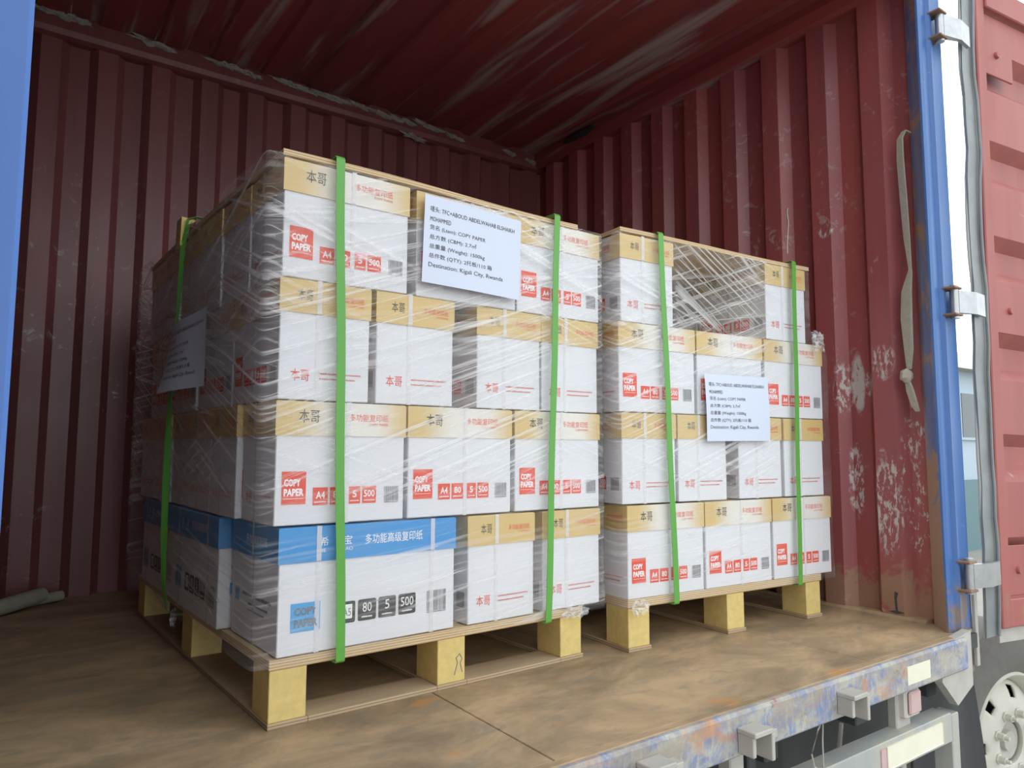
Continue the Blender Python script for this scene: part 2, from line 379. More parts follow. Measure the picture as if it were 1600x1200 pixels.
# ------------------------------------------------------------------ container shell
XR, YB, YO, ZC, XL = 2.2286, 1.94, -0.488, 2.475, -3.2     # right wall, back wall, opening plane, ceiling, far left end
def shell():
    # floor with plywood panels
    fl = tag(empty('floor'), kind='structure')
    obj('floor_base', BOX((XL, YO+.0, -.06), (XR+.05, YB+.05, -.012)), 'dark', fl)
    xs = [XL, -1.98, -.78, .42, 1.60, XR+.045]
    for a, b in zip(xs, xs[1:]):
        obj('floor_panel', BOX((a+.0015, YO+.012, -.012), (b-.0015, YB+.04, 0), .0015), 'floor', fl)
    obj('floor_edge_strip', BOX((-.62, YO-.012, -.012), (2.145, YO+.0115, .0005), .002), 'floor', fl)
    # back wall (long side)
    pts = corrugated(XL, XR+.05, -.451, .2155, .076, .036, True)
    bm = bmesh.new(); va = [bm.verts.new((x, YB-.018+o, 0)) for x, o in pts]; vb = [bm.verts.new((x, YB-.018+o, ZC)) for x, o in pts]
    for i in range(len(pts)-1): bm.faces.new((va[i], va[i+1], vb[i+1], vb[i]))
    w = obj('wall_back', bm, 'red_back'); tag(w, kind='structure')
    md = w.modifiers.new('sheet', 'SOLIDIFY'); md.thickness = .004; md.offset = 1
    # right (end) wall
    pts = corrugated(YO+.10, YB+.04, -.278, .2245, .080, .042, True)
    bm = bmesh.new(); va = [bm.verts.new((XR-.021+o, y, 0)) for y, o in pts]; vb = [bm.verts.new((XR-.021+o, y, ZC)) for y, o in pts]
    for i in range(len(pts)-1): bm.faces.new((va[i], vb[i], vb[i+1], va[i+1]))
    w = obj('wall_right', bm, 'red'); tag(w, kind='structure')
    md = w.modifiers.new('sheet', 'SOLIDIFY'); md.thickness = .004; md.offset = 1
    # anchor shaped tear at the foot of the right wall: a rod and washer slot
    bm = bmesh.new()
    prism(bm, [(-.256, .030), (-.254, .075), (-.260, .094), (-.248, .098), (-.246, .075), (-.249, .030), (-.222, .024), (-.252, .018), (-.282, .026)], 'x', XR-.0232, XR-.0214)
    obj('torn_slot', bm, 'dark', w)
    bm = bmesh.new(); tube(bm, [(XR-.003, .150, 1.66), (XR-.003, .1535, 1.64), (XR-.001, .1500, 1.60), (XR-.002, .1535, 1.55), (XR-.004, .157, 1.50), (XR-.003, .158, 1.46)], .0022, 6)
    obj('chalk_line', bm, 'sticker', w, smooth=True)
    # front side left of the opening and the far left end
    w = obj('wall_front', BOX((XL, YO-.02, -.06), (-.66, YO+.02, ZC+.05)), 'blue_clean'); tag(w, kind='structure')
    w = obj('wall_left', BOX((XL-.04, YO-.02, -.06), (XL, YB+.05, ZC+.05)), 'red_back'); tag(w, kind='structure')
    # ceiling: shallow corrugations running across the box
    pts = corrugated(XL, XR+.05, 0, .235, .10, .018, True)
    bm = bmesh.new(); va = [bm.verts.new((x, YO, ZC+.012+o)) for x, o in pts]; vb = [bm.verts.new((x, YB+.04, ZC+.012+o)) for x, o in pts]
    for i in range(len(pts)-1): bm.faces.new((va[i], vb[i], vb[i+1], va[i+1]))
    c = obj('ceiling', bm, 'red_roof'); tag(c, kind='structure')
    md = c.modifiers.new('sheet', 'SOLIDIFY'); md.thickness = .006; md.offset = -1
    # top rails
    bm = bmesh.new(); prism(bm, [(YB-.022, ZC-.095), (YB-.045, ZC-.085), (YB-.05, ZC-.06), (YB-.036, ZC+.02), (YB+.03, ZC+.02), (YB+.03, ZC-.095)], 'x', XL, XR+.04)
    tag(obj('trim_1', bm, 'red_back'), kind='structure')
    bm = bmesh.new(); prism(bm, [(XR-.025, ZC-.085), (XR-.045, ZC-.075), (XR-.055, ZC-.03), (XR-.05, ZC+.02), (XR+.05, ZC+.02), (XR+.05, ZC-.085)], 'y', YO+.03, YB+.03)
    bm2 = bmesh.new()
    tag(obj('trim_2', bm, 'red_roof'), kind='structure'); bm2.free()
    # header over the opening
    tag(obj('trim_3', BOX((XL, YO-.03, ZC-.05), (XR+.15, YO+.04, ZC+.09), .006), 'blue'), kind='structure')
    # strip along the foot of the right wall
    bm = bmesh.new(); prism(bm, [(XR-.034, 0), (XR-.034, .006), (XR-.02, .014), (XR+.02, .014), (XR+.02, 0)], 'y', YO+.13, YB)
    tag(obj('baseboard_right', bm, 'floor'), kind='structure')
shell()

def right_post():
    root = tag(empty('trim_4', (2.2, -.45, 0)), kind='structure')
    P = [(2.262, -.366), (2.228, -.372), (2.143, -.450), (2.143, -.457), (2.158, -.462), (2.190, -.462), (2.198, -.474), (2.210, -.474), (2.218, -.462), (2.306, -.462), (2.336, -.440), (2.336, -.30), (2.262, -.30)]
    P = [(x-2.2, y+.45) for x, y in P]
    bm = bmesh.new(); prism(bm, P, 'z', -.15, ZC+.1)
    bm.normal_update()
    for f in bm.faces:
        c = f.calc_center_median()
        if c.x < .05 and .006 < c.y < .1 and abs(f.normal.z) < .5: f.material_index = 1
    obj('post', bm, ['blue', 'blue_rust_lightened'], root)
    # hinge lugs with pin barrels
    for z in (.185, 1.14, 2.17):
        h = obj('hinge', BOX((-.006, -.062, z-.052), (.052, -.012, z-.044), .002), 'rusty', root)
        obj('hinge_lug', BOX((-.006, -.062, z+.044), (.052, -.012, z+.052), .002), 'rusty', h)
        bm = bmesh.new(); lathe(bm, [(0.001, z-.06), (.015, z-.06), (.015, z+.06), (.001, z+.06)], 14, 'z', (.034, -.042, 0))
        obj('hinge_pin', bm, 'steel', h, smooth=True)
        bm = bmesh.new(); prism(bm, [(.034, -.058), (.12, -.080), (.20, -.075), (.20, -.063), (.12, -.066), (.034, -.03)], 'z', z-.040, z+.040)
        obj('hinge_blade', bm, 'steel', h)
    # seal strip hanging below the hinge
    obj('seal_strip', BOX((.098, -.028, -.13), (.118, -.016, .12), .002), 'greymetal', root)
    # foot of the post
    bm = bmesh.new(); prism(bm, [(-.215, -.03), (-.12, .0), (-.01, .012), (-.01, -.165), (-.125, -.21), (-.225, -.12)], 'y', -.055, -.028)
    obj('corner_foot', bm, 'greymetal', root)
right_post()

def left_post():
    root = tag(empty('trim_5', (-.505, YO, 0)), kind='structure')
    bm = bmesh.new(); prism(bm, [(0, .0), (.0, .045), (-.06, .12), (-.17, .12), (-.17, -.03), (-.062, -.03), (-.058, -.026), (-.048, -.026), (-.044, -.03), (-.006, -.03), (0, -.024)], 'z', -.15, ZC+.1)
    obj('post', bm, 'blue_clean', root)
    h = obj('hinge', BOX((-.115, -.06, 1.165), (-.072, -.028, 1.20), .004), 'red_door', root)
    bm = bmesh.new(); tube(bm, [(-.075, -.05, 1.17), (-.068, -.055, 1.15), (-.066, -.05, 1.13), (-.074, -.048, 1.11), (-.078, -.05, 1.08)], [.008, .010, .009, .008, .006], 8)
    obj('rope_end', bm, 'webbing', h, smooth=True)
left_post()

def sill():
    root = tag(empty('trim_6', (0, YO, 0)), kind='structure')
    bm = bmesh.new(); prism(bm, [(-.022, -.002), (-.028, -.01), (-.028, -.098), (-.022, -.104), (.03, -.104), (.03, -.012), (-.012, -.012), (-.012, -.002)], 'x', -.70, 2.135)
    obj('sill_beam', bm, 'sill', root)
    for x, z in ((.655, -.06), (.985, -.062), (1.405, -.058)):
        b = obj('latch_bracket', BOX((x-.048, -.072, z-.030), (x-.036, -.028, z+.026), .002), 'greymetal', root)
        obj('bracket_cap', BOX((x-.050, -.080, z+.016), (x+.018, -.028, z+.028), .002), 'greymetal', b)
        obj('bracket_cheek', BOX((x+.012, -.080, z-.046), (x+.024, -.028, z+.016), .002), 'greymetal', b)
        obj('bracket_arm', BOX((x+.024, -.060, z-.008), (x+.062, -.028, z+.012), .002), 'greymetal', b)
    obj('reflective_sticker', BOX((1.735, -.0295, -.083), (1.875, -.028, -.030)), 'sticker', root)
sill()

def door():
    # side door swung open against the truck, seen from its inner face
    root = empty('door_1', (2.448, -.50, -.02)); root.rotation_euler = (0, math.radians(1.3), -math.radians(8.6)); tag(root, kind='structure')
    Lx, Hz = 1.25, 2.47
    prof = []; z = .16
    bm = bmesh.new()
    # horizontal corrugations
    prof = [(0.0, .10)]
    zz = .10
    seq = [(.06, 0), (.045, .042), (.09, .042), (.045, 0), (.14, 0)]
    i = 0
    while zz < Hz-.12:
        dz, off = seq[i % 5] if i else (.04, 0)
        zz = min(zz+dz, Hz-.10); prof.append((off, zz)); i += 1
    va = [bm.verts.new((.055, .012+o, z)) for o, z in prof]; vb = [bm.verts.new((Lx, .012+o, z)) for o, z in prof]
    for i in range(len(prof)-1): bm.faces.new((va[i], vb[i], vb[i+1], va[i+1]))
    p = obj('panel', bm, 'red_door', root); md = p.modifiers.new('sheet', 'SOLIDIFY'); md.thickness = .004
    obj('stile', BOX((0, -.006, 0), (.055, .05, Hz), .004), 'red_door', root)
    obj('bottom_rail', BOX((.055, -.002, 0), (Lx, .05, .10), .004), 'red_door', root)
    obj('top_rail', BOX((.055, -.016, Hz-.10), (Lx, .05, Hz), .004), 'red_door', root)
    obj('drip_skirt', BOX((.02, .02, -.055), (Lx, .03, .0)), 'greymetal', root)
    for x, z in ((.125, .20), (.15, 1.17), (.14, 2.20)):
        pl = obj('hinge_plate', BOX((.06, .004, z-.09), (.25, .0125, z+.09), .002), 'red_door', root)
        bm = bmesh.new(); lathe(bm, [(.001, -.006), (.011, -.006), (.014, .0), (.014, .006)], 10, 'y', (x, 0, z)); obj('bolt', bm, 'red_door', pl, smooth=True)
    bm = bmesh.new(); tube(bm, [(.15, .011, 1.49), (.16, .011, 1.58), (.185, .011, 1.64), (.21, .011, 1.56), (.225, .011, 1.475)], .0022, 6)
    obj('chalk_mark', bm, 'sticker', root, smooth=True)
    # folded seal along the hinge edge, kinked and wavy
    pts = []; wd = []
    for k in range(25):
        z = -.02+2.50*k/24
        wob = .005*math.sin(k*1.15)+.004*math.sin(k*2.7)
        pts.append((-.068+wob*.8, -.006+.004*math.cos(k*.9), z)); wd.append(.096+.012*math.sin(k*.8))
    bm = bmesh.new(); ribbon(bm, pts, (1, .18, 0), .05, .006, widths=wd)
    g = obj('seal', bm, 'gasket', root)
    bm = bmesh.new(); tube(bm, [(p[0]+.040, p[1]-.004, p[2]) for p in pts], .006, 8); obj('seal_bead', bm, 'gasket', g, smooth=True)
    bm = bmesh.new(); tube(bm, [(p[0]-.042, p[1]-.002, p[2]) for p in pts], .005, 8); obj('seal_lip', bm, 'greymetal', g, smooth=True)
door()
def shade_door_left():
    # unseen second leaf, added out of view to shade the left side
    root = empty('added_shade_door', (-.69, -.55, -.02)); root.rotation_euler = (0, 0, math.radians(180+88)); tag(root, kind='structure')
    Lx, Hz = 1.30, 2.47
    bm = bmesh.new(); pts = corrugated(.06, Hz-.1, .10, .38, .16, .032, True)
    va = [bm.verts.new((.055, .0+o, z)) for z, o in pts]; vb = [bm.verts.new((Lx-.05, .0+o, z)) for z, o in pts]
    for i in range(len(pts)-1): bm.faces.new((va[i], vb[i], vb[i+1], va[i+1]))
    p = obj('panel', bm, 'red_door', root); md = p.modifiers.new('sheet', 'SOLIDIFY'); md.thickness = .004
    for a, b in ((0, .055), (Lx-.05, Lx)): obj('stile', BOX((a, -.02, 0), (b, .05, Hz), .004), 'red_door', root)
    obj('bottom_rail', BOX((.055, -.02, 0), (Lx-.05, .05, .08), .004), 'red_door', root); obj('top_rail', BOX((.055, -.02, Hz-.10), (Lx-.05, .05, Hz), .004), 'red_door', root)
shade_door_left()

def sealant():
    # ragged strips of old sealant along the roof seam
    spots = [(-.42, 2.488, .07), (-.33, 2.485, .05), (-.03, 2.482, .075), (.30, 2.478, .07), (.40, 2.47, .05), (.62, 2.478, .09), (.73, 2.474, .07), (.84, 2.474, .09), (.98, 2.474, .06), (1.13, 2.462, .09), (1.25, 2.462, .06), (1.42, 2.47, .09), (1.32, 2.385, .06), (1.57, 2.455, .05), (1.98, 2.455, .04), (2.15, 2.44, .045)]
    where = ['at the far left end', 'second from the left end', 'third from the left end', 'fourth from the left end', 'fifth from the left end', 'sixth from the left end', 'seventh from the left end', 'eighth from the left end', 'ninth from the left end',
             'tenth from the left end', 'eleventh from the left end', 'longest, right of the middle', 'hanging just below the rail', 'small piece past the hanging one', 'second piece from the corner', 'closest to the corner']
    for (x, z, l), wh in zip(spots, where):
        bm = bmesh.new(); bmesh.ops.create_icosphere(bm, subdivisions=4, radius=1)
        for v in bm.verts:
            w = Vector((v.co.x*3.5, v.co.y*1.2, v.co.z*1.2)); n = noise.noise(w+Vector((x*31, z*7, 0)))+.9*noise.noise(w*2.3+Vector((x*11, 0, 3)))+.6*noise.noise(w*6)
            off = .012*noise.noise(Vector((v.co.x*2.2+x*9, 0, 0)))
            v.co = v.co*max(.15, 1+.75*n); v.co = Vector((v.co.x*l, v.co.y*.012, v.co.z*.011+off))
            v.co.z -= .10*v.co.x
        o = obj('sealant_strip', bm, 'foam', loc=(x, YB-.047, z-.012), smooth=True)
        tag(o, 'ragged white sealant strip under the roof, '+wh, 'sealant', 'sealant strips along the back roof seam')
    bm = bmesh.new(); bmesh.ops.create_icosphere(bm, subdivisions=3, radius=1)
    for v in bm.verts:
        n = noise.noise(v.co*3+Vector((5, 7, 0))); v.co = v.co*(1+.35*n); v.co = Vector((v.co.x*.015, v.co.y*.14, v.co.z*.022))
    tag(obj('loose_seal', bm, 'rubber', loc=(XR-.058, 1.46, 2.455), smooth=True), 'dark loose seal hanging under the roof above the right wall', 'seal')
sealant()

# ------------------------------------------------------------------ printing
TC = {}
def text2d(body, size=1.0, bold=0.0, xs=1.0):
    """flat text as (verts, faces), lower left of its box at 0,0 ; size = height of the box"""
    key = (body, bold)
    if key not in TC:
        cu = bpy.data.curves.new('t', 'FONT'); cu.body = body; cu.size = 1; cu.resolution_u = 2; cu.offset = bold; cu.fill_mode = 'FRONT'
        o = bpy.data.objects.new('t', cu); COL.objects.link(o); bpy.context.view_layer.update()
        me = bpy.data.meshes.new_from_object(o.evaluated_get(bpy.context.evaluated_depsgraph_get()))
        vs = [(v.co.x, v.co.y) for v in me.vertices]; fs = [tuple(p.vertices) for p in me.polygons]
        bpy.data.objects.remove(o); bpy.data.curves.remove(cu); bpy.data.meshes.remove(me)
        x0, y0 = min(v[0] for v in vs), min(v[1] for v in vs)
        TC[key] = ([(a-x0, b-y0) for a, b in vs], fs)
    vs, fs = TC[key]; h = max(v[1] for v in vs) or 1; k = size/h
    return [(a*k*xs, b*k) for a, b in vs], fs
class Print:
    """flat marks on a face: collects 2d shapes, then lays them on 3d frames"""
    def __init__(s): s.items = []
    def rect(s, u0, u1, v0, v1, mat, lvl=0, r=0):
        if r:
            pts = []
            for cx, cy, a0 in ((u1-r, v0+r, -90), (u1-r, v1-r, 0), (u0+r, v1-r, 90), (u0+r, v0+r, 180)):
                for k in range(4): a = math.radians(a0+30*k); pts.append((cx+r*math.cos(a), cy+r*math.sin(a)))
        else: pts = [(u0, v0), (u1, v0), (u1, v1), (u0, v1)]
        s.items.append((pts, [tuple(range(len(pts)))], mat, lvl)); return s
    def text(s, body, u0, u1, v, h, mat, lvl=0, bold=0.0):
        vs, fs = text2d(body, h, bold); w = max(a for a, b in vs); k = (u1-u0)/w
        s.items.append(([(u0+a*k, v+b) for a, b in vs], fs, mat, lvl)); return s
    def textn(s, body, u0, v, h, mat, xs=1.0, lvl=0, bold=0.0):
        vs, fs = text2d(body, h, bold, xs); s.items.append(([(u0+a, v+b) for a, b in vs], fs, mat, lvl)); return s
    def dashes(s, u0, u1, v, h, mat, seed):
        rnd = random.Random(seed); u = u0
        while u < u1:
            w = rnd.uniform(.5, 1.1)*h
            s.rect(u, min(u+w, u1), v, v+h*rnd.uniform(.7, 1), mat); u += w+h*.25
        return s
    def bars(s, u0, u1, v0, v1, mat, seed):
        rnd = random.Random(seed); u = u0
        while u < u1:
            w = rnd.choice((.0007, .001, .0016, .0022)); s.rect(u, min(u+w, u1), v0+.004, v1, mat); u += w+rnd.choice((.0008, .0012, .0018))
        s.dashes(u0, u1, v0, .003, mat, seed+1); return s
def lay(name, frames, mats):
    """frames: list of (Print, origin, u, v, n)"""
    V, F, MI = [], [], []
    for pr, o, u, v, n in frames:
        o, u, v, n = Vector(o), Vector(u), Vector(v), Vector(n)
        for vs, fs, m, lvl in pr.items:
            b = len(V); e = n*(.0005+.0004*lvl)
            V += [o+u*a+v*c+e for a, c in vs]
            for f in fs: F.append(tuple(b+i for i in f)); MI.append(mats.index(m))
    me = bpy.data.meshes.new(name); me.from_pydata(V, [], F)
    for m in mats: me.materials.append(M[m])
    me.polygons.foreach_set('material_index', MI); me.update()
    return me

H = .284; LIDH = .080
def four_frames(L, Wd, e):
    X, Y = L/2+e, Wd/2+e
    return [((-X, -Y, 0), (1, 0, 0), (0, 0, 1), (0, -1, 0)), ((X, Y, 0), (-1, 0, 0), (0, 0, 1), (0, 1, 0)),
            ((-X, Y, 0), (0, -1, 0), (0, 0, 1), (-1, 0, 0)), ((X, -Y, 0), (0, 1, 0), (0, 0, 1), (1, 0, 0))]
def ream_prints():
    a = Print()     # long side
    a.rect(.016, .073, .047, .122, 'ink_red')
    a.text('COPY', .021, .060, .088, .017, 'ink_white', 1, .045).text('PAPER', .021, .068, .066, .017, 'ink_white', 1, .045)
    a.rect(.021, .068, .0595, .0605, 'ink_white', 1)
    for (u0, u1), tx in zip(((.090, .127), (.132, .169), (.180, .210), (.215, .252)), ('A4', '80', '5', '500')):
        a.rect(u0, u1, .043, .084, 'ink_red')
        w = min((u1-u0)*.78, .011*len(tx)); c = (u0+u1)/2
        a.text(tx, c-w/2, c+w/2, .058, .017, 'ink_white', 1, .02); a.dashes(u0+.004, u1-.004, .049, .003, 'ink_white', len(tx)+int(u0*1e3))
    for it in range(len(a.items)):
        if a.items[it][2] == 'ink_white' and a.items[it][3] == 0: a.items[it] = a.items[it][:3]+(1,)
    a.bars(.274, .313, .042, .082, 'ink_grey', 4)
    b = Print()     # short end
    b.text('本哥', .028, .074, .044, .028, 'ink_red', 0, .0)
    b.dashes(.098, .205, .062, .0045, 'ink_rose', 1).dashes(.098, .190, .050, .004, 'ink_rose', 2)
    return a, b
def lid_prints():
    top = H-LIDH
    a = Print(); a.text('本哥', .054, .104, top+.030, .031, 'ink_black').text('多功能复印纸', .180, .284, top+.036, .018, 'ink_red').text('COPY PAPER', .232, .284, top+.026, .006, 'ink_red')
    b = Print(); b.text('本哥', .043, .080, top+.030, .027, 'ink_black').text('多功能复印纸', .137, .212, top+.036, .0145, 'ink_red').text('COPY PAPER', .175, .212, top+.027, .005, 'ink_red')
    return a, b
def a3_prints():
    a = Print(); a.rect(.030, .100, .050, .114, 'ink_blue')
    a.text('COPY', .038, .092, .086, .018, 'ink_grey', 1, .045).text('PAPER', .038, .094, .060, .018, 'ink_grey', 1, .045)
    for (u0, u1), tx in zip(((.142, .188), (.195, .243), (.249, .297), (.304, .353)), ('A5', '80', '5', '500')):
        a.rect(u0, u1, .054, .104, 'ink_black', 0, .005)
        if tx == 'A5':
            a.rect(u0+.012, u1-.008, .064, .097, 'ink_white', 1); a.text(tx, u0+.014, u1-.011, .070, .018, 'ink_grey', 2)
        else:
            w = .0125*len(tx)*(.95 if len(tx) < 3 else .95); c = (u0+u1)/2; a.text(tx, c-w/2, c+w/2, .074, .022, 'ink_white', 1)
            n = len(a.items); a.dashes(u0+.010, u1-.010, .061, .004, 'ink_white', len(tx)+3)
            for k in range(n, len(a.items)): a.items[k] = a.items[k][:3]+(1,)
    a.bars(.386, .443, .048, .103, 'ink_grey', 9)
    b = Print(); b.rect(.030, .062, .085, .115, 'ink_blue'); b.dashes(.085, .285, .105, .009, 'ink_navy', 5).dashes(.13, .265, .086, .006, 'ink_navy', 6).dashes(.13, .24, .072, .005, 'ink_grey', 7)
    return a, b
def a3_lid_prints():
    top = H-LIDH
    a = Print(); a.text('希', .097, .118, top+.034, .021, 'ink_white').text('宝', .155, .178, top+.034, .021, 'ink_white')
    a.text('HE', .095, .112, top+.020, .008, 'ink_white').text('EBAO', .148, .180, top+.020, .008, 'ink_white')
    a.text('多功能高级复印纸', .212, .372, top+.030, .024, 'ink_white', 0, .004)
    b = Print(); b.text('多功能高级复印纸', .115, .260, top+.030, .022, 'ink_white', 0, .004)
    return a, b

def carton_meshes(L, Wd, bodymat, lidmat, pb, pl, bands, tagname):
    inks = ['ink_red', 'ink_rose', 'ink_black', 'ink_grey', 'ink_white', 'ink_blue', 'ink_navy']
    d = {}
    bm = BOX((-L/2, -Wd/2, 0), (L/2, Wd/2, H-.003), .002); me = bpy.data.meshes.new('carton_body'+tagname); bm.to_mesh(me); bm.free(); me.materials.append(M[bodymat]); d['body'] = me
    # telescoping lid: a shell with open underside
    e = .003; bm = bmesh.new(); z0, z1 = H-LIDH, H
    o = [(-L/2-e, -Wd/2-e), (L/2+e, -Wd/2-e), (L/2+e, Wd/2+e), (-L/2-e, Wd/2+e)]
    i_ = [(-L/2-.0005, -Wd/2-.0005), (L/2+.0005, -Wd/2-.0005), (L/2+.0005, Wd/2+.0005), (-L/2-.0005, Wd/2+.0005)]
    lo = [bm.verts.new((x, y, z0)) for x, y in o]; li = [bm.verts.new((x, y, z0)) for x, y in i_]
    ho = [bm.verts.new((x, y, z1-.003)) for x, y in o]; ht = [bm.verts.new((x*(1-.003/abs(L/2)), y*(1-.003/abs(Wd/2)), z1)) for x, y in o]
    hi = [bm.verts.new((x, y, z1-.002)) for x, y in i_]
    for k in range(4):
        j = (k+1) % 4
        bm.faces.new((lo[k], lo[j], ho[j], ho[k])); bm.faces.new((ho[k], ho[j], ht[j], ht[k])); bm.faces.new((li[k], li[j], lo[j], lo[k])); bm.faces.new((hi[k], hi[j], li[j], li[k]))
    bm.faces.new(ht); bmesh.ops.recalc_face_normals(bm, faces=bm.faces)
    me = bpy.data.meshes.new('carton_lid'+tagname); bm.to_mesh(me); bm.free(); me.materials.append(M[lidmat]); d['lid'] = me
    f = four_frames(L, Wd, .0002); used = lambda ps: [i for i in inks if any(it[2] == i for p in ps for it in p.items)]
    d['bprint'] = lay('carton_print'+tagname, [(pb[0], *f[0]), (pb[0], *f[1]), (pb[1], *f[2]), (pb[1], *f[3])], used(pb))
    f = four_frames(L, Wd, e)
    d['lprint'] = lay('lid_print'+tagname, [(pl[0], *f[0]), (pl[0], *f[1]), (pl[1], *f[2]), (pl[1], *f[3])], used(pl))
    # bands
    bl = []
    for ax, pos in bands:
        bm = bmesh.new(); g = .0035; hw = .006
        def loop(h, w):   # half length h across, outline hugging body then lid
            return [(-w, -.001), (w, -.001), (w+.0006, z0-.002), (w+e+.0006, z0+.002), (w+e+.0006, H+.0008), (-w-e-.0006, H+.0008), (-w-e-.0006, z0+.002), (-w-.0006, z0-.002)]
        if ax == 'x': P = [(pos, t, z) for t, z in loop(0, Wd/2+.0008)]; wd = (1, 0, 0)
        else: P = [(t, pos, z) for t, z in loop(0, L/2+.0008)]; wd = (0, 1, 0)
        P3 = [Vector(p) for p in P]; rings = []
        for p in P3: rings.append((bm.verts.new(p-Vector(wd)*hw), bm.verts.new(p+Vector(wd)*hw)))
        for k in range(len(rings)): a, b = rings[k], rings[(k+1) % len(rings)]; bm.faces.new((a[0], a[1], b[1], b[0]))
        me = bpy.data.meshes.new('carton_band'+tagname); bm.to_mesh(me); bm.free(); me.materials.append(M['band']); bl.append(me)
    d['bands'] = bl
    return d
LA, WA = .328, .226
A4 = carton_meshes(LA, WA, 'card', 'gold', ream_prints(), lid_prints(), [('x', .01), ('y', .02)], '')
L3_, W3_ = .468, .325
A3 = carton_meshes(L3_, W3_, 'card', 'lidblue', a3_prints(), a3_lid_prints(), [('x', -.142), ('x', .165), ('y', .0)], '_blue')

def carton(d, parent_frame, x, y, z, rz, label, group, detail=True):
    """x,y = centre in pallet coordinates"""
    px, py, pa = parent_frame
    rz += random.uniform(-.006, .006)
    wx = px+x*math.cos(pa)-y*math.sin(pa); wy = py+x*math.sin(pa)+y*math.cos(pa)
    r = empty('paper_carton', (wx, wy, z), pa+rz); tag(r, label, 'carton', group)
    b = link_mesh('body', d['body'], [], r); link_mesh('side_print', d['bprint'], [], b)['kind'] = 'stuff'
    l = link_mesh('lid', d['lid'], [], r); link_mesh('lid_print', d['lprint'], [], l)['kind'] = 'stuff'
    for m in d['bands']: link_mesh('band', m, [], r)
    return r

P1 = (0.0, 0.0, .0382); P2 = (1.0822, -.0114, -.0625)
ZL = [.151, .440, .727, 1.013]
ORD = ['bottom', 'second', 'third', 'top']
HALF = math.pi/2
def stack_left():
    g = 'cartons on the left pallet'
    LP = 'left pallet'
    row = lambda k: ORD[k]+' layer'
    # ---- front row
    def longrow(k, x0s):
        nm = ['left corner', 'middle', 'right end']
        for i, x0 in enumerate(x0s):
            carton(A4, P1, x0+LA/2, WA/2+random.uniform(0, .004), ZL[k], 0, 'gold-lidded copy paper carton, %s of %s front, %s' % (nm[i], row(k), LP), g)
    def shortrow(k, x0s, nms):
        for x0, n in zip(x0s, nms):
            carton(A4, P1, x0+WA/2, LA/2+random.uniform(0, .006), ZL[k], HALF, 'gold-lidded copy paper carton, %s of %s front, %s' % (n, row(k), LP), g)
    longrow(3, (.002, .358, .692)); longrow(1, (.0, .340, .685))
    shortrow(2, (.0, .246, .552, .786), ('left corner', 'second from left', 'third from left', 'right end'))
    carton(A3, P1, .014+L3_/2, W3_/2, ZL[0], 0, 'white copy paper carton with bright blue lid at front corner of left pallet', g)
    shortrow(0, (.525, .787), ('beside the blue-lidded carton', 'right end'))
    # ---- carton set back behind the gap of the third layer, and behind the bottom gap
    carton(A4, P1, .60, LA+.024+WA/2, ZL[2], 0, 'gold-lidded carton set back in the gap of third layer front, left pallet', g)
    carton(A4, P1, .62, LA+.024+WA/2, ZL[0], 0, 'gold-lidded carton set back behind gap beside blue lid, left pallet', g)
    # ---- shaded left side, going back
    nth = ['second', 'third', 'fourth', 'fifth', 'sixth']
    for k, offs in ((3, (0, -.004, .0, -.006, 0)), (1, (-.014, -.012, -.006, -.010, -.008))):
        for i in range(5):
            carton(A4, P1, LA/2+offs[i], WA+.011+(WA+.0085)*i+WA/2, ZL[k], 0, 'copy paper carton %s from the corner along shaded side, %s, left pallet' % (nth[i], row(k)), g)
    for i in range(3):
        carton(A4, P1, WA/2+(0, -.006, .004)[i], LA+.014+(LA+.0085)*i+LA/2, ZL[2], HALF, 'copy paper carton %s from the corner along shaded side, third layer, left pallet' % nth[i], g)
    for i in range(2):
        carton(A3, P1, W3_/2-.016+.004*i, W3_+.022+(L3_+.012)*i+L3_/2, ZL[0], HALF, 'blue-lidded carton %s from the corner along shaded side of left pallet' % nth[i], g)
stack_left()
def stack_right():
    g = 'cartons on the right pallet'; LP = 'right pallet'
    def put(k, x, y, rz, n): carton(A4, P2, x, y, ZL[k]+.006, rz, 'gold-lidded copy paper carton, %s of %s layer, %s' % (n, ORD[k], LP), g)
    for i, x0 in enumerate((.0, .338, .680)): put(0, x0+LA/2, WA/2, 0, 'front '+('left', 'middle', 'right')[i])
    for i, x0 in enumerate((-.018, .221, .508, .752)): put(1, x0+WA/2, LA/2, HALF, 'front '+('left end', 'second from left', 'third from left', 'right end')[i])
    for i, x0 in enumerate((-.026, .314, .660)): put(2, x0+LA/2, WA/2, 0, 'front '+('left', 'middle', 'right')[i])
    put(3, -.016+WA/2, LA/2, HALF, 'front left end'); put(3, .674+WA/2, LA/2, HALF, 'front right end')
    put(2, .314+LA/2, WA+.012+WA/2, 0, 'second row seen through open gap')
    put(2, .314+LA/2, 2*(WA+.010)+WA/2, 0, 'third row deep in open gap')
    put(2, .660+LA/2, WA+.012+WA/2, 0, 'second row right, behind the front'); put(2, -.026+LA/2, WA+.012+WA/2, 0, 'second row left, behind the front')
    put(3, .674+WA/2, LA+.01+LA/2, HALF, 'second from front on right side')
    put(3, .33+LA/2, .80+WA/2, 0, 'far back in the open gap')
    for k in range(2): put(k, .495, LA+.012+WA/2, 0, 'second row middle')
stack_right()

